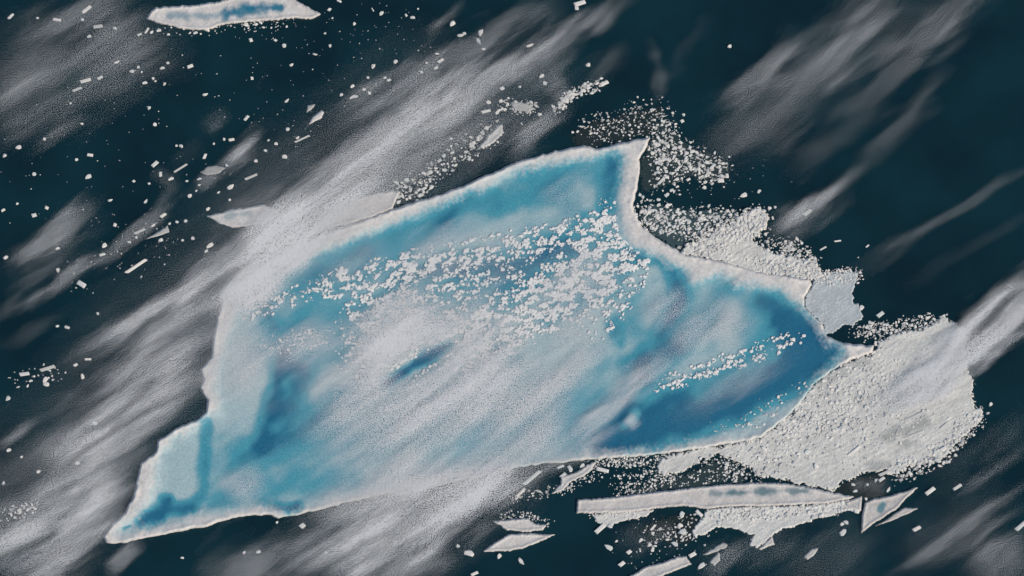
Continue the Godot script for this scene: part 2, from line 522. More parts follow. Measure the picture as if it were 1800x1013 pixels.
func _slush_sheets() -> void:
	var mat := ice_material(Color(0.80, 0.81, 0.82), 0.9, 61, 26.0, 0.8)
	var pm := ice_material(Color(0.82, 0.82, 0.82), 0.9, 62, 26.0, 0.5)
	var pale := Vector3(0.78, 0.78, 0.765)
	floe("slush_sheet", "wide fan of grey slush and frozen rubble spreading from the iceberg's blunt end", "slush", "", [1470,650, 1500,634, 1536,620, 1545,601, 1583,585, 1633,572, 1660,558, 1672,566, 1700,585, 1702,620, 1700,648, 1710,665, 1711,678, 1707,692, 1713,712, 1730,725, 1720,745, 1683,778, 1657,805, 1627,815, 1593,822, 1570,838, 1557,830, 1527,830,
		1507,838, 1480,848, 1463,862, 1420,855, 1395,849, 1360,842, 1330,838, 1318,822, 1290,812, 1262,798, 1230,812, 1200,830, 1165,838, 1150,828, 1160,806, 1200,794, 1300,776, 1341,768, 1388,731, 1414,701, 1431,674], 0.9, 0.75, pale,
		[[0.55, 16, 1560,768, 1590,755, 1625,742], [0.4, 12, 1535,824, 1560,815], [0.4, 9, 1585,780, 1610,777], [0.35, 20, 1440,672, 1470,655, 1520,630]], 2.0, mat, pm, 4.5, "", Vector3(0.2, 0.24, 0.26))
	var wet := Vector3(0.032, 0.057, 0.067)
	floe("slush_sheet", "thin dark grey slush holding the brash off the iceberg's pointed corner", "slush", "", [1146,246, 1150,226, 1158,212, 1176,216, 1192,240, 1215,256, 1250,272, 1278,292, 1272,324, 1240,318, 1210,312, 1180,322, 1150,332, 1126,336, 1122,310, 1124,284, 1136,262], 0.25, 0.3, wet, [], 1.5, mat, pm, 6.0)
	floe("slush_sheet", "dim slush film with fine crumbs above the iceberg's pointed corner", "slush", "", [1012,258, 1000,240, 1030,216, 1080,206, 1120,192, 1156,184, 1166,200, 1154,216, 1144,236, 1100,247, 1050,258], 0.2, 0.2, wet * 0.7, [], 1.5, mat, pm, 6.0)
	floe("slush_sheet", "grey broken slush filling the bay beside the white rubble ridge", "slush", "", [1118,366, 1140,360, 1180,364, 1230,372, 1290,366, 1310,372, 1284,395, 1234,418, 1206,430, 1198,446, 1168,428, 1146,414, 1128,396], 0.3, 0.4, wet * 1.7, [], 1.5, mat, pm, 6.0)
	floe("slush_sheet", "dark grey slush between the long narrow floe and the slush fan", "slush", "", [1090,872, 1130,856, 1170,846, 1210,832, 1240,818, 1270,806, 1300,820, 1325,838, 1310,850, 1265,852, 1200,859, 1140,868], 0.25, 0.4, wet * 1.1, [], 1.5, mat, pm, 6.0)
	floe("slush_sheet", "dark slush patch full of small pieces below the narrow floe", "slush", "", [1130,925, 1165,910, 1205,905, 1232,912, 1216,932, 1222,946, 1180,955, 1140,950], 0.2, 0.3, wet * 0.6, [], 1.5, mat, pm, 6.0)
	floe("slush_sheet", "smooth grey thin ice in the notch between slush fan and narrow floe", "slush", "", [1464,864, 1480,850, 1507,840, 1530,832, 1556,832, 1566,840, 1550,856, 1562,872, 1536,876, 1512,876, 1490,870], 0.2, 0.1, wet * 0.6, [], 1.5, mat, pm, 2.0)
	floe("slush_sheet", "smooth bluish slush apron with a toothed edge beside the pond's outlet", "slush", "", [1428,500, 1434,482, 1470,479, 1510,478, 1505,495, 1498,515, 1500,535, 1510,533, 1512,545, 1518,557, 1500,571, 1483,572, 1463,586, 1452,588, 1447,572, 1430,557, 1414,540, 1415,523], 0.8, 0.5, Vector3(0.58, 0.64, 0.68), [], 1.5, mat, pm, 2.2)
	floe("slush_sheet", "bright white ridge of piled ice rubble along the iceberg's flank", "slush", "", [1196,446, 1205,430, 1233,418, 1262,404, 1283,396, 1307,374, 1333,364, 1350,378, 1345,402, 1325,412, 1322,424, 1350,440, 1370,448, 1400,452, 1428,458, 1440,472, 1452,482, 1434,490, 1420,491, 1385,486, 1335,479, 1280,463, 1240,455], 1.6, 0.9, Vector3(0.82, 0.81, 0.79), [], 1.5, mat, pm, 3.0)
	floe("slush_sheet", "tongue of white crushed ice packed below the long narrow floe", "slush", "", [1243,896, 1283,891, 1367,890, 1450,886, 1483,880, 1512,878, 1510,902, 1487,898, 1460,908, 1417,918, 1362,937, 1350,950, 1333,964, 1317,958, 1325,940, 1290,930, 1262,926, 1240,940, 1222,945, 1215,934, 1232,915], 0.9, 0.5, pale * 1.05, [], 1.5, mat, pm, 2.2)
	floe("slush_sheet", "thin fringe of crushed ice clinging under the narrow floe's square end", "slush", "", [1040,904, 1060,903, 1117,900, 1150,896, 1140,906, 1110,912, 1085,920, 1070,926, 1050,918], 0.7, 0.5, pale, [], 1.5, mat, pm, 2.0)

# ---------------------------------------------------------------- loose ice
func chunk_mesh(sides: int, sd: int, square: bool) -> ArrayMesh:
	# an angular block one unit long: waist, chamfer and an uneven top
	var r := RandomNumberGenerator.new()
	r.seed = sd
	var rings := []
	var tilt := Vector2(r.randf_range(-0.16, 0.16), r.randf_range(-0.16, 0.16))
	var radii := []
	for k in sides:
		radii.append(r.randf_range(0.62, 1.2) * 0.5 if not square else r.randf_range(0.82, 1.12) * 0.56)
	for level in 3:
		var ring := PackedVector3Array()
		for k in sides:
			var a := TAU * (k + (0.5 if square else r.randf_range(-0.18, 0.18))) / sides
			var rad: float = radii[k] * [1.0, 0.98, 0.76][level]
			var x := cos(a) * rad
			var z := sin(a) * rad
			var y: float = [-0.25, 0.42, 0.6][level]
			if level > 0:
				y += tilt.x * x + tilt.y * z + r.randf_range(-0.05, 0.05)
			ring.append(Vector3(x, y, z))
		rings.append(ring)
	var st := SurfaceTool.new()
	st.begin(Mesh.PRIMITIVE_TRIANGLES)
	st.set_smooth_group(-1)
	for level in 2:
		for k in sides:
			var n := (k + 1) % sides
			for v: Vector3 in [rings[level][k], rings[level + 1][n], rings[level][n], rings[level][k], rings[level + 1][k], rings[level + 1][n]]:
				st.add_vertex(v)
	var c := Vector3(0, 0.62, 0)
	for k in sides:
		for v: Vector3 in [c, rings[2][(k + 1) % sides], rings[2][k]]:
			st.add_vertex(v)
	st.generate_normals()
	return st.commit()

# x, y, length, width, degrees (rising to the upper end of the picture is negative), as read off the photograph
const BITS := [19,29,14,6,-55, 100,35,17,6,10, 152,17,22,7,-45, 145,35,6,5,0, 66,32,5,4,0, 172,47,19,7,-10, 202,50,7,6,0, 157,64,9,6,-30, 245,61,9,5,-30, 258,54,14,4,-65, 267,57,9,6,-50, 279,54,9,5,-15, 296,61,6,5,0, 205,110,10,6,-30,
	151,142,20,8,-18, 176,137,11,6,-35, 136,157,18,6,-25, 232,126,9,8,0, 243,118,6,5,0, 249,127,4,4,0, 285,120,8,6,-20, 295,111,6,6,0, 254,146,8,6,0, 269,138,5,6,40, 273,143,5,5,0, 289,148,8,6,-45, 334,117,12,7,-25, 360,167,9,7,-20, 262,190,8,8,0, 272,220,8,8,0,
	443,138,7,7,0, 512,115,7,7,0, 553,96,10,6,10, 500,81,9,9,0, 484,71,6,7,0, 441,71,8,8,0, 580,81,8,7,0, 579,17,9,6,-60, 584,32,4,5,0, 571,59,5,5,0, 596,2,8,6,0, 504,47,5,6,0, 450,43,8,6,0, 432,44,10,8,0, 458,40,6,6,0, 364,53,8,8,0, 343,58,9,6,-25,
	33,259,12,8,-20, 8,274,9,7,-20, 78,245,6,6,0, 124,182,5,5,0, 60,307,9,8,0, 156,311,12,9,-20, 134,281,6,6,0, 158,273,12,7,0, 235,319,6,6,0, 262,323,6,5,0, 144,218,5,5,0, 433,208,13,7,-55, 504,178,10,6,-50, 532,244,30,4,-28, 442,311,24,5,-26, 500,276,8,8,0, 450,283,6,6,0,
	467,265,6,5,0, 506,228,7,7,0, 485,253,6,6,0, 472,247,6,5,0, 407,246,11,6,-15, 394,245,6,6,0, 376,253,5,5,0, 318,257,7,6,0, 310,256,5,5,0, 317,296,31,4,-36, 272,289,15,8,-48, 282,307,10,6,80, 300,315,9,6,-30, 360,275,11,6,-75, 350,315,8,5,-20, 328,319,6,5,0, 350,326,6,5,0, 345,336,5,5,0,
	334,345,10,7,-40, 384,339,6,6,0, 405,330,12,10,-40, 404,352,6,5,0, 366,368,10,6,-40, 256,355,8,7,-60, 398,291,7,5,30, 523,243,8,6,0, 600,167,7,7,0, 618,172,8,6,-20, 626,170,5,6,0, 620,152,9,7,-30, 640,158,7,7,0, 671,24,13,8,-45, 714,27,5,8,0, 725,31,9,7,0, 735,16,4,5,0, 655,17,9,3,60, 623,42,7,6,0,
	796,42,13,10,-35, 809,63,11,9,0, 816,59,6,6,0, 845,58,14,11,-60, 841,73,14,9,60, 850,87,7,7,0, 768,95,8,6,0, 775,107,12,6,-35, 767,119,8,6,-40, 750,111,5,5,0, 741,127,7,6,0, 695,109,7,7,0, 656,117,11,8,-50, 647,137,5,5,0, 677,137,6,5,0, 684,141,8,6,-30, 650,164,6,6,0, 622,170,7,6,0,
	1020,6,22,9,-20, 1014,15,8,8,0, 953,134,11,7,-30, 958,147,9,8,0, 883,156,9,8,0, 914,153,5,5,0, 931,81,13,8,-25, 859,181,9,8,0, 881,178,7,8,0, 855,196,17,7,-15, 875,198,10,7,-50, 888,193,7,6,0, 949,202,8,7,0, 917,218,6,5,60, 1034,115,9,9,0, 1283,82,9,9,0, 1062,147,18,9,-25, 1420,374,17,7,-40,
	1202,202,6,6,0, 1308,343,14,9,-25, 1334,337,7,6,0, 1282,276,4,4,0, 60,379,9,9,0, 82,366,7,7,0, 30,358,5,5,0, 5,370,8,5,0, 193,353,9,7,0, 287,379,12,7,-40, 269,397,8,6,0, 246,407,22,5,-30, 298,394,6,6,0, 311,391,6,6,0, 326,389,6,6,0, 339,419,6,6,0, 321,423,5,5,0, 283,422,8,6,0, 240,418,5,5,0, 227,426,6,4,0,
	184,432,12,8,0, 202,396,7,7,0, 180,448,11,5,-20, 240,468,46,7,-38, 143,500,18,10,32, 102,475,8,7,0, 101,437,7,5,-20, 10,453,10,6,0, 370,432,14,9,-30, 363,442,9,6,-30, 172,552,5,6,0, 101,574,6,5,0, 118,576,9,5,20, 84,648,28,7,-20, 43,658,18,7,-10, 80,668,14,10,0, 82,676,12,8,0, 133,642,8,6,0, 155,632,11,4,0, 145,662,10,7,70,
	14,701,10,8,-20, 167,745,10,7,0, 136,815,10,7,0, 68,830,7,6,0, 15,792,7,6,0, 38,804,5,5,0, 6,850,6,6,0, 532,925,9,10,0, 487,919,5,5,0, 429,972,5,5,0, 455,971,8,6,0, 320,981,5,4,0, 573,972,5,4,0, 651,920,18,7,-45, 783,914,10,7,-30, 694,953,4,4,0, 936,840,40,8,-42, 916,866,20,6,-46, 805,960,6,6,0, 824,973,17,10,10, 878,978,11,8,-45,
	915,987,14,9,50, 834,1009,14,6,-25, 1055,930,24,9,-42, 1073,925,9,8,0, 1071,963,15,9,0, 1148,928,14,5,-50, 1127,950,9,6,-40, 1084,952,6,5,0, 1106,971,9,7,-40, 1093,992,12,9,-40, 1002,824,12,8,60, 1024,819,10,7,-30, 986,821,12,4,0, 1060,827,22,8,15, 990,836,12,7,-40, 1005,855,4,4,0, 1186,957,15,10,40, 1199,905,15,9,-60, 1229,903,16,8,45, 1196,925,11,8,0, 1200,936,14,12,0,
	1148,965,8,6,-30, 1217,976,14,8,-30, 1234,995,16,10,-30, 1483,937,15,9,-45, 1487,919,10,7,40, 1480,922,7,6,0, 1562,862,10,8,-60, 1635,864,21,8,-36, 1683,857,18,7,-33, 1612,930,15,7,-30, 1795,925,22,9,-40, 1742,711,8,6,-40, 1737,727,8,5,-20, 1500,853,8,6,0, 1504,864,9,6,0, 1550,843,13,6,-35, 1540,845,8,5,0, 1525,853,5,5,0, 1523,878,6,6,0, 1648,810,14,10,20, 1639,813,8,6,0,
	1532,568,11,5,10, 1548,553,14,8,-38, 1514,541,11,8,-60, 1473,424,13,4,-10, 1447,437,15,4,-30, 1525,433,8,3,-40, 1509,453,3,3,0, 1503,792,30,5,-40, 1555,832,22,7,-25, 1418,795,9,7,-40, 1435,820,10,8,60, 1343,790,11,7,40, 1660,748,22,4,-38, 1611,730,54,4,-25, 1607,764,44,4,-22, 1658,790,14,8,-30, 1163,318,18,6,-50, 1130,347,7,7,0, 1173,363,9,14,0, 1181,335,10,6,-30, 1171,344,6,6,0, 1238,330,8,7,0, 1240,321,9,6,-20,
	1213,260,8,7,0, 1217,267,11,7,-30, 1253,293,14,6,-50, 1267,318,13,10,0, 1353,367,8,7,0, 1363,365,6,6,0, 1334,412,6,6,0, 1346,412,6,6,0, 1125,343,6,6,0]

# fields of brash: how many, half width, smallest, largest, height of what they lie on, points
const BRASH := [
	[620, 36, 1.8, 8, 0.0, 1158,222, 1172,262, 1176,315], [330, 28, 1.8, 8, 0.0, 1205,275, 1235,290, 1262,305], [360, 32, 1.5, 6, 0.0, 1030,232, 1090,222, 1150,198], [330, 22, 2, 8.5, 0.0, 690,350, 740,322, 800,272, 870,232], [120, 13, 2, 7, 0.0, 885,186, 940,192], [260, 10, 2, 7.5, 0.0, 978,192, 1005,166, 1058,146],
	[800, 28, 1.8, 8, 0.0, 1130,378, 1200,398, 1280,390], [300, 18, 2, 7.5, 0.0, 1330,425, 1395,440, 1440,474], [260, 15, 1.8, 7, 0.0, 1500,585, 1555,578, 1645,563], [60, 9, 2.5, 6, 0.0, 1045,908, 1130,905], [130, 28, 2.5, 7, 0.0, 1140,945, 1190,930, 1240,930], [80, 8, 2, 4.5, 0.0, 878,905, 920,906, 968,918], [260, 9, 1.5, 5, 0.0, 1040,815, 1100,813, 1185,806], [200, 30, 1.5, 6, 0.0, 1080,835, 1190,822], [160, 11, 2, 5, 0.0, 895,875, 990,862, 1050,828], [420, 15, 1.6, 5, 0.0, 1090,868, 1180,846, 1300,832],
	[60, 15, 2.5, 6, 0.0, 0,908, 66,893], [40, 18, 2, 5, 0.0, 25,668, 105,655], [1300, 60, 1.8, 7, 0.9, 1280,806, 1420,740, 1530,660], [800, 64, 1.6, 5.5, 0.9, 1480,780, 1620,680], [330, 18, 2, 7, 0.9, 1568,834, 1655,795, 1712,738], [260, 14, 1.5, 6, 0.0, 1575,842, 1662,805, 1728,735], [160, 12, 1.5, 6, 0.0, 1545,600, 1600,578, 1668,562], [200, 14, 1.5, 5, 0.0, 1150,832, 1230,806, 1320,836], [210, 15, 3, 7, 0.9, 1262,908, 1380,902, 1485,892], [900, 26, 1.8, 7, 1.7, 1215,440, 1290,405, 1335,385], [480, 17, 1.8, 7, 1.7, 1335,470, 1432,482], [380, 14, 1.6, 5, 0.8, 1440,490, 1508,482], [50, 12, 2.5, 5, 0.6, 1045,908, 1120,906],
	[170, 150, 1.3, 2.8, 0.0, 60,300, 250,260, 420,180, 560,110], [80, 80, 1.3, 2.6, 0.0, 470,60, 620,90, 740,60], [60, 50, 1.6, 3, 0.0, 120,480, 300,420], [60, 60, 1.6, 3, 0.0, 1120,960, 1200,975], [50, 60, 1.4, 2.6, 0.0, 1180,300, 1330,330], [70, 10, 2, 5, 0.0, 280,58, 430,48, 500,44]]

func _loose_ice() -> void:
	var shapes: Array[ArrayMesh] = []
	for k in 9:
		shapes.append(chunk_mesh([5, 6, 7, 6, 5, 7, 4, 4, 4][k], 100 + k, k >= 6))
	var mats: Array[StandardMaterial3D] = []
	for k in 4:
		var m := ice_material(Color(0.88, 0.89, 0.9), 0.75, 71 + k, 9.0, 0.4)
		m.vertex_color_use_as_albedo = false
		m.albedo_color = [Color(0.93, 0.92, 0.91), Color(0.87, 0.88, 0.88), Color(0.80, 0.80, 0.80), Color(0.62, 0.63, 0.63)][k]
		mats.append(m)
	for k in BITS.size() / 5:
		var x: float = BITS[k * 5]
		var y: float = BITS[k * 5 + 1]
		var l: float = BITS[k * 5 + 2]
		var w: float = BITS[k * 5 + 3]
		var deg: float = BITS[k * 5 + 4]
		if deg == 0.0:
			deg = rng.randf_range(-60, 30)
		var long := maxf(l, w) / minf(l, w) > 1.7
		var o := MeshInstance3D.new()
		var slab := maxf(l, w) >= 17.0 and long
		o.name = numbered("ice_slab" if slab else "ice_chunk")
		o.mesh = shapes[rng.randi_range(6, 8) if long else [0, 1, 2, 3, 4, 5, 7][rng.randi_range(0, 6)]]
		o.material_override = mats[rng.randi_range(0, 1) if not slab else rng.randi_range(0, 2)]
		add_child(o)
		var on_slush := x > 1330.0 and x < 1690.0 and y > 700.0 and y < 835.0 and not (x > 1540.0 and y > 840.0)
		var tall := minf(l, w) * METRE * rng.randf_range(0.5, 0.75)
		o.position = ground(x, y, 0.9 if on_slush else 0.0)
		o.rotation.y = deg_to_rad(-deg)
		o.scale = Vector3(l * METRE * (1.25 if long else rng.randf_range(0.95, 1.25)), tall, w * METRE * rng.randf_range(0.9, 1.2))
		var where := _where(x, y, on_slush)
		if slab:
			var look: String = ["bright white", "off-white", "greyish"][mats.find(o.material_override)]
			var size := "very long " if l > 30.0 else "long " if l > 21.0 else "short "
			tag(o, size + "straight " + look + " ice slab " + where, "ice slab", "ice slabs " + where)
		else:
			var look: String = ["bright white", "off-white", "greyish"][mats.find(o.material_override)]
			var most := maxf(l, w)
			var size := "large " if most >= 12.0 else "medium-sized " if most >= 9.0 else "small " if most >= 7.0 else "tiny "
			var form := "oblong " if long else "blocky " if most / minf(l, w) < 1.15 else "angular "
			tag(o, size + look + " " + form + "ice chunk " + where, "ice chunk", size + form + "ice chunks " + where)
	# brash: the largest as blocks of their own, the rest as one mass
	var all := []
	for f in BRASH:
		var pts := PackedVector2Array()
		for k in range(5, f.size(), 2):
			pts.append(Vector2(f[k], f[k + 1]))
		for k in int(f[0]):
			var s := rng.randf() * (pts.size() - 1)
			var i := mini(int(s), pts.size() - 2)
			var p := pts[i].lerp(pts[i + 1], s - i)
			var r: float = f[1] * sqrt(rng.randf()) * (0.7 + 0.6 * rng.randf())
			p += Vector2.from_angle(rng.randf() * TAU) * r
			var size: float = lerpf(f[2], f[3], pow(rng.randf(), 3.0))
			all.append([size, p.x, p.y, f[4]])
	all.sort_custom(func(a, b): return a[0] > b[0])
	var rest := []
	for k in all.size():
		var a: Array = all[k]
		var stretch := rng.randf_range(0.8, 1.5)
		var basis := Basis(Vector3.UP, rng.randf_range(-0.3, 1.3)) * Basis.from_scale(Vector3(a[0] * METRE * stretch, a[0] * METRE * rng.randf_range(0.4, 0.7), a[0] * METRE / stretch * 1.15))
		var t := Transform3D(basis, ground(a[1], a[2], a[3]))
		if k < 290:
			var o := MeshInstance3D.new()
			o.name = numbered("brash_block")
			o.mesh = shapes[k % 9]
			o.material_override = mats[k % 3]
			add_child(o)
			o.transform = t
			var where := _where(a[1], a[2], a[3] > 0.5)
			var look: String = ["bright white", "off-white", "greyish"][k % 3]
			var form := "oblong " if stretch > 1.25 else "squat "
			var size := "large " if a[0] > 6.4 else "medium-sized " if a[0] > 5.6 else "small "
			tag(o, size + look + " " + form + "block in the brash ice " + where, "ice block", size + form + "brash blocks " + where)
		else:
			rest.append(t)
	for half in 2:
		var mm := MultiMesh.new()
		mm.transform_format = MultiMesh.TRANSFORM_3D
		mm.mesh = shapes[half * 3 + 1]
		var mine := []
		for k in range(half, rest.size(), 2):
			mine.append(rest[k])
		mm.instance_count = mine.size()
		for k in mine.size():
			mm.set_instance_transform(k, mine[k])
		var o := MultiMeshInstance3D.new()
		o.name = numbered("brash_ice")
		o.multimesh = mm
		o.material_override = mats[half * 2]
		add_child(o)
		tag(o, ["scatter of tiny white ice fragments strewn over the dark water and slush", "scatter of tiny greyish ice fragments strewn over the dark water and slush"][half], "brash ice", "", "stuff")

func _where(x: float, y: float, raised: bool) -> String:
	if raised:
		return "lying on the crushed slush"
	if y < 75.0 and x > 235.0 and x < 600.0:
		return "around the floe with a blue pool"
	if x > 1480.0 and y > 540.0:
		return "on dark water off the slush fan"
	if x > 1060.0 and y < 480.0:
		return "off the iceberg's pointed corner and flank"
	if x > 840.0 and y > 800.0:
		return "near the long narrow floe"
	if x > 660.0 and y < 400.0:
		return "along the main plume of mist"
	if x < 700.0 and y > 600.0:
		return "in the misty water off the iceberg's narrow end"
	if x < 320.0 and y < 150.0:
		return "in the mist short of the blue-pooled floe"
	return "drifting on open dark water"

# ---------------------------------------------------------------- snow clumps on the pond
# how many, half width, smallest, largest, points
const CLUMPS := [[4200, 26, 1.2, 6, 560,508, 690,472, 760,455, 900,430, 1000,410, 1090,388], [5200, 56, 1.2, 6, 1085,395, 1070,440, 1030,480, 970,535], [5000, 50, 1.2, 5.8, 1010,500, 930,555, 800,620], [4600, 50, 1.2, 5.5, 900,560, 800,590, 650,650], [3800, 46, 1.2, 5.5, 630,570, 700,520, 830,480], [700, 20, 1.6, 5.5, 430,545, 540,515, 620,495], [900, 50, 1.6, 5.5, 830,490, 960,470], [300, 20, 1.6, 4.5, 470,610, 570,588],
	[800, 18, 1.6, 6, 1160,680, 1240,652, 1300,630, 1400,595], [40, 6, 4, 9, 1106,474, 1138,456], [900, 40, 1.6, 5, 620,630, 700,600], [800, 44, 1.8, 6, 1100,470, 1080,520, 1030,570]]

func clump_mesh(sd: int) -> ArrayMesh:
	var n := fbm(1.3, 3, sd)
	var rows := 5
	var cols := 9
	var v := PackedVector3Array()
	for j in rows + 1:
		for i in cols:
			var el := PI * 0.5 - j * (PI * 0.66) / rows
			var az := TAU * i / cols
			var p := Vector3(cos(el) * cos(az), sin(el), cos(el) * sin(az))
			v.append(p * (0.5 + 0.5 * n.get_noise_3dv(p * 1.6)))
	var st := SurfaceTool.new()
	st.begin(Mesh.PRIMITIVE_TRIANGLES)
	st.set_smooth_group(0)
	for j in rows:
		for i in cols:
			var a := v[j * cols + i]
			var b := v[j * cols + (i + 1) % cols]
			var c := v[(j + 1) * cols + (i + 1) % cols]
			var d := v[(j + 1) * cols + i]
			if j > 0:
				for q: Vector3 in [a, b, c]:
					st.add_vertex(q)
			for q: Vector3 in [a, c, d]:
				st.add_vertex(q)
	st.generate_normals()
	return st.commit()

func _snow_clumps() -> void:
	var shapes: Array[ArrayMesh] = []
	for k in 5:
		shapes.append(clump_mesh(300 + k))
	var m := ice_material(Color(0.9, 0.9, 0.91), 0.9, 81, 12.0, 0.3)
	m.vertex_color_use_as_albedo = false
	m.albedo_color = Color(0.94, 0.945, 0.95)
	var all := []
	var patch := fbm(0.035, 3, 83)
	for f in CLUMPS:
		var pts := PackedVector2Array()
		for k in range(4, f.size(), 2):
			pts.append(Vector2(f[k], f[k + 1]))
		for k in int(f[0]):
			var s := rng.randf() * (pts.size() - 1)
			var i := mini(int(s), pts.size() - 2)
			var p := pts[i].lerp(pts[i + 1], s - i) + Vector2.from_angle(rng.randf() * TAU) * float(f[1]) * sqrt(rng.randf())
			if rng.randf() > 0.45 + 2.4 * patch.get_noise_2d(p.x + p.y * 0.5, p.y * 1.7):
				continue
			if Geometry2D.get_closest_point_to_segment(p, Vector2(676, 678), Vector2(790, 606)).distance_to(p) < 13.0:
				continue
			all.append([lerpf(f[2], f[3], pow(rng.randf(), 3.0)), p.x, p.y])
	all.sort_custom(func(a, b): return a[0] > b[0])
	var rest := []
	for k in all.size():
		var a: Array = all[k]
		var s: float = a[0] * METRE
		var t := Transform3D(Basis(Vector3.UP, rng.randf_range(-0.2, 1.2)) * Basis.from_scale(Vector3(s * rng.randf_range(0.9, 1.6), s * rng.randf_range(0.2, 0.36), s * rng.randf_range(0.8, 1.1))), ground(a[1], a[2], 1.65))
		if k < 290:
			var o := MeshInstance3D.new()
			o.name = numbered("snow_clump")
			o.mesh = shapes[k % 5]
			o.material_override = m
			add_child(o)
			o.transform = t
			if a[1] > 1150.0 and a[2] > 590.0:
				tag(o, "small white snow clump in the short string across the deep blue water", "snow clump", "snow clumps strung over the deep blue water")
			else:
				var size := "large " if a[0] > 5.8 else "medium-sized " if a[0] > 5.6 else "small "
				var spot := "in the dense bunch beside the white rim's bay"
				if a[2] < 500.0 and a[1] < 960.0:
					spot = "in the long row edging the cluster on deep blue water"
				elif a[1] < 760.0:
					spot = "on the mist-white shoal in the pond"
				elif a[1] < 960.0:
					spot = "in the cluster's loose middle over blue water"
				tag(o, size + "white snow clump " + spot, "snow clump", size + "snow clumps " + spot)
		else:
			rest.append(t)
	var mm := MultiMesh.new()
	mm.transform_format = MultiMesh.TRANSFORM_3D
	mm.mesh = shapes[0]
	mm.instance_count = rest.size()
	for k in rest.size():
		mm.set_instance_transform(k, rest[k])
	var o := MultiMeshInstance3D.new()
	o.name = numbered("snow_crumbs")
	o.multimesh = mm
	o.material_override = m
	add_child(o)
	tag(o, "fine white snow crumbs filling in between the clumps on the pond", "snow", "", "stuff")

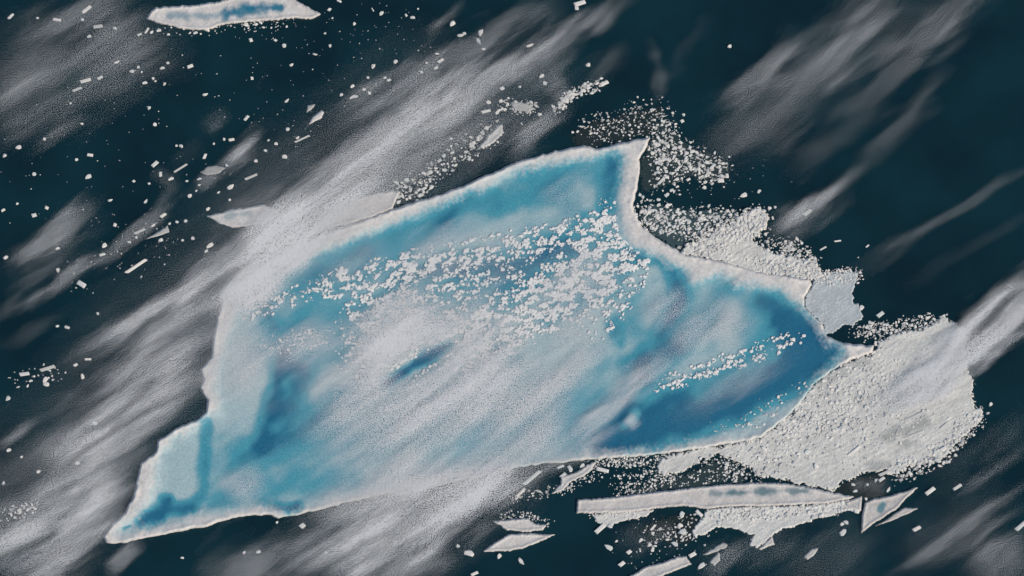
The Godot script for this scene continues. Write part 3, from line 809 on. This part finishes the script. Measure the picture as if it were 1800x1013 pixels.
# ---------------------------------------------------------------- low streaks of sea mist
# how dense, half width, points
const MIST := [
	[0.34, 120, 860,110, 680,230, 500,370, 380,480], [0.32, 130, 450,440, 330,560, 200,700, 60,880, -60,1040], [0.3, 90, 960,770, 800,880, 640,1000, 560,1080], [0.22, 60, 470,960, 380,1060],
	[0.36, 60, -60,240, 120,165, 340,60], [0.34, 60, -60,170, 120,100, 300,30], [0.25, 50, -40,90, 260,-10], [0.2, 26, 40,70, 240,-20], [0.22, 12, 50,273, 110,230, 170,192], [0.28, 18, 355,238, 380,212, 405,185], [0.12, 12, 440,165, 480,110], [0.12, 14, 300,300, 360,240],
	[0.62, 20, 385,303, 425,265, 466,220], [0.3, 14, 340,330, 390,300], [0.62, 30, -10,472, 60,430, 130,382, 178,350], [0.35, 22, -10,520, 90,468, 150,410, 180,372], [0.5, 18, -30,570, 100,500, 200,440, 270,375, 310,310], [0.28, 26, 280,330, 300,295], [0.2, 14, -20,620, 120,545],
	[0.5, 24, 1125,-20, 1040,35, 960,78, 900,112, 820,165, 740,215], [0.35, 14, 1090,25, 1030,60], [0.42, 34, 1000,-20, 905,32, 835,78, 735,128, 640,185, 580,230], [0.36, 44, 580,280, 700,225, 790,180, 870,130, 970,70], [0.48, 50, 540,345, 660,280, 760,225, 880,160], [0.34, 60, 580,350, 700,295, 800,245, 900,205, 1000,150], [0.3, 40, 900,150, 1000,90], [0.4, 22, 960,175, 1002,138], [0.45, 14, 743,63, 780,30, 822,-4], [0.45, 20, 880,285, 950,222, 1010,165], [0.28, 18, 1010,165, 1060,112, 1115,75], [0.28, 14, 1136,50, 1156,105, 1160,160, 1142,198], [0.14, 18, 1160,160, 1200,80, 1265,10],
	[0.78, 70, 690,300, 600,345, 510,400, 430,455], [0.6, 40, 560,325, 480,380, 420,425], [0.45, 30, 600,380, 520,430, 440,480], [0.5, 40, 500,420, 420,490, 370,560], [0.6, 22, 430,430, 340,500, 250,555, 130,628], [0.45, 26, 400,510, 300,560, 190,630], [0.4, 30, 395,560, 280,620, 160,690], [0.45, 34, 380,600, 260,660, 130,740], [0.4, 40, 370,640, 240,710, 100,770], [0.5, 14, -10,790, 35,760, 65,735], [0.48, 40, 350,690, 240,745, 60,815], [0.42, 44, 290,755, 180,800, 40,880], [0.45, 40, 240,800, 120,885, -20,970], [0.55, 50, 235,830, 170,905, 60,1000, 0,1030], [0.4, 40, 60,900, 0,960, -30,990], [0.3, 40, 200,900, 140,960, 80,1030], [0.45, 18, 252,945, 222,972, 185,1020],
	[0.32, 40, 400,1025, 480,978, 570,918], [0.4, 46, 500,1030, 620,930, 720,880], [0.55, 54, 560,1030, 700,925, 860,840, 950,800], [0.5, 44, 640,1030, 740,950, 850,868, 935,822], [0.22, 40, 730,1030, 800,965], [0.15, 40, 330,1020, 420,960],
	[0.92, 50, 1560,725, 1680,622, 1750,562, 1860,465], [0.6, 40, 1640,640, 1720,580, 1820,520], [0.7, 34, 1560,740, 1690,640, 1860,500], [0.4, 24, 1680,590, 1760,530, 1830,460], [0.3, 40, 1500,740, 1600,660], [-0.5, 8, 1690,610, 1770,530, 1820,490],
	[0.34, 22, 1235,200, 1345,120, 1405,40], [0.26, 46, 1205,300, 1350,215, 1440,125, 1580,-10], [0.17, 40, 1300,220, 1440,90, 1580,-60], [0.2, 26, 1420,145, 1580,-20], [0.3, 40, 1520,130, 1650,40, 1780,-60], [0.22, 30, 1370,325, 1540,170, 1640,60, 1720,-30], [0.5, 18, 1345,415, 1400,378, 1460,335, 1530,275], [0.3, 22, 1490,310, 1580,220, 1680,100], [0.38, 30, 1350,425, 1430,370, 1500,320], [0.3, 10, 1500,465, 1680,370, 1850,270], [0.2, 16, 1480,490, 1640,405], [0.14, 14, 1560,520, 1700,440, 1850,350],
	[0.34, 10, 1540,1025, 1680,932, 1830,830], [0.22, 14, 1600,1020, 1830,870], [0.36, 50, 1700,1040, 1830,950], [0.22, 34, 1620,870, 1830,705], [0.22, 60, 1340,1030, 1560,925], [0.36, 24, 1225,1018, 1270,980, 1315,950], [0.22, 34, 1280,990, 1420,930], [0.36, 16, 1480,852, 1570,850], [0.22, 18, 1680,1025, 1830,915], [0.24, 34, 1070,965, 1210,925], [0.22, 12, 1640,900, 1830,770], [0.2, 60, 1560,1000, 1800,850], [0.2, 20, 1020,60, 950,115], [0.13, 80, 1240,280, 1480,100, 1660,-40]]

# the same over the pond
const POND_MIST := [[0.6, 84, 640,800, 760,720, 880,660, 960,620], [0.34, 70, 820,800, 920,740, 1010,680], [0.36, 60, 560,810, 640,720, 720,640], [0.62, 26, 992,806, 1045,745, 1100,690, 1185,612], [0.35, 26, 1180,622, 1250,560], [0.86, 70, 610,660, 700,590, 800,525], [0.4, 40, 540,910, 740,862, 900,822], [0.4, 50, 380,520, 480,445, 600,395], [0.45, 50, 630,665, 760,640], [0.4, 50, 395,720, 430,620, 455,550], [0.5, 46, 400,560, 500,470], [0.35, 36, 470,640, 600,580], [0.3, 40, 540,720, 640,640], [0.4, 34, 1060,560, 1000,640, 920,720], [0.25, 30, 860,400, 700,450], [0.3, 26, 1140,580, 1215,510],
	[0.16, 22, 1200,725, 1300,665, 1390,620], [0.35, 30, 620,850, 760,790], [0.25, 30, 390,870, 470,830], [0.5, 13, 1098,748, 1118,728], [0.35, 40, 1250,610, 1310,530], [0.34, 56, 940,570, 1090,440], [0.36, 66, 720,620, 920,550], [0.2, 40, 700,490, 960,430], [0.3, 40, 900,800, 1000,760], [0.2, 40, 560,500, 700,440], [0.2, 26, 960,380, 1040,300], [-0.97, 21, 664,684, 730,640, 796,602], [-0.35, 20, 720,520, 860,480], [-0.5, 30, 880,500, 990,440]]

func _mist() -> void:
	var step := 2.0
	var x0 := -60.0
	var y0 := -40.0
	var nx := int(1920.0 / step)
	var ny := int(1093.0 / step)
	var warp := fbm(0.016, 3, 91)
	var field := stroke_field(MIST, x0, y0, nx, ny, step, warp, 26.0, true)
	var over := stroke_field(POND_MIST, x0, y0, nx, ny, step, warp, 22.0, true)
	var fine := fbm(0.016, 5, 92)
	var broad := fbm(0.006, 3, 93)
	var v := PackedVector3Array()
	var n := PackedVector3Array()
	var k_area := METRE * METRE / sin(deg_to_rad(PITCH)) * step * step
	for j in ny:
		var py := y0 + j * step
		for i in nx:
			var op := 1.0 - (1.0 - minf(0.74, 0.88 * pow(field[j * nx + i], 2.1))) * (1.0 - over[j * nx + i])
			if op < 0.0015:
				continue
			var px := x0 + i * step
			# combed out along the wind
			var steep := px / 1800.0 * 0.16 - 0.04
			var u := px * (0.82 - steep) - py * (0.57 + steep)
			var w := px * (0.57 + steep) + py * (0.82 - steep) + 9.0 * broad.get_noise_2d(px, py)
			var comb := 0.8 * fine.get_noise_2d(u * 0.10, w * 1.1) + 0.32 * fine.get_noise_2d(u * 0.2 + 300.0, w * 3.0)
			op = clampf(op * clampf(0.98 + comb * (0.95 - 0.45 * over[j * nx + i]), 0.3, 1.6), 0.0, 0.88)
			if op < 0.0012:
				continue
			var per := 1 if op < 0.05 else 2 if op < 0.16 else 3
			var side := sqrt(-log(1.0 - op) * 1.25 * k_area / per * 2.309)
			for k in per:
				var p := ground(px + rng.randf() * step, py + rng.randf() * step, 4.7 + rng.randf() * 0.4)
				var a := rng.randf() * TAU
				var e1 := Vector3(cos(a), rng.randf_range(-0.12, 0.12), sin(a)) * side * 0.577
				var e2 := Vector3(cos(a + 2.0944), rng.randf_range(-0.12, 0.12), sin(a + 2.0944)) * side * 0.577
				var e3 := -e1 - e2
				v.append(p + e1)
				v.append(p + e2)
				v.append(p + e3)
				var nn := (e2 - e1).cross(e3 - e1).normalized()
				if nn.y < 0.0:
					nn = -nn
				n.append(nn)
				n.append(nn)
				n.append(nn)
	print("mist flecks ", v.size() / 3)
	var arr := []
	arr.resize(Mesh.ARRAY_MAX)
	arr[Mesh.ARRAY_VERTEX] = v
	arr[Mesh.ARRAY_NORMAL] = n
	var mesh := ArrayMesh.new()
	mesh.add_surface_from_arrays(Mesh.PRIMITIVE_TRIANGLES, arr)
	var m := StandardMaterial3D.new()
	m.albedo_color = Color(0.87, 0.88, 0.90)
	m.roughness = 1.0
	m.specular_mode = BaseMaterial3D.SPECULAR_DISABLED
	m.cull_mode = BaseMaterial3D.CULL_DISABLED
	var o := MeshInstance3D.new()
	o.name = numbered("sea_mist")
	o.mesh = mesh
	o.material_override = m
	add_child(o)
	tag(o, "pale streaks of sea mist blown over the dark water and the iceberg", "mist", "", "stuff")
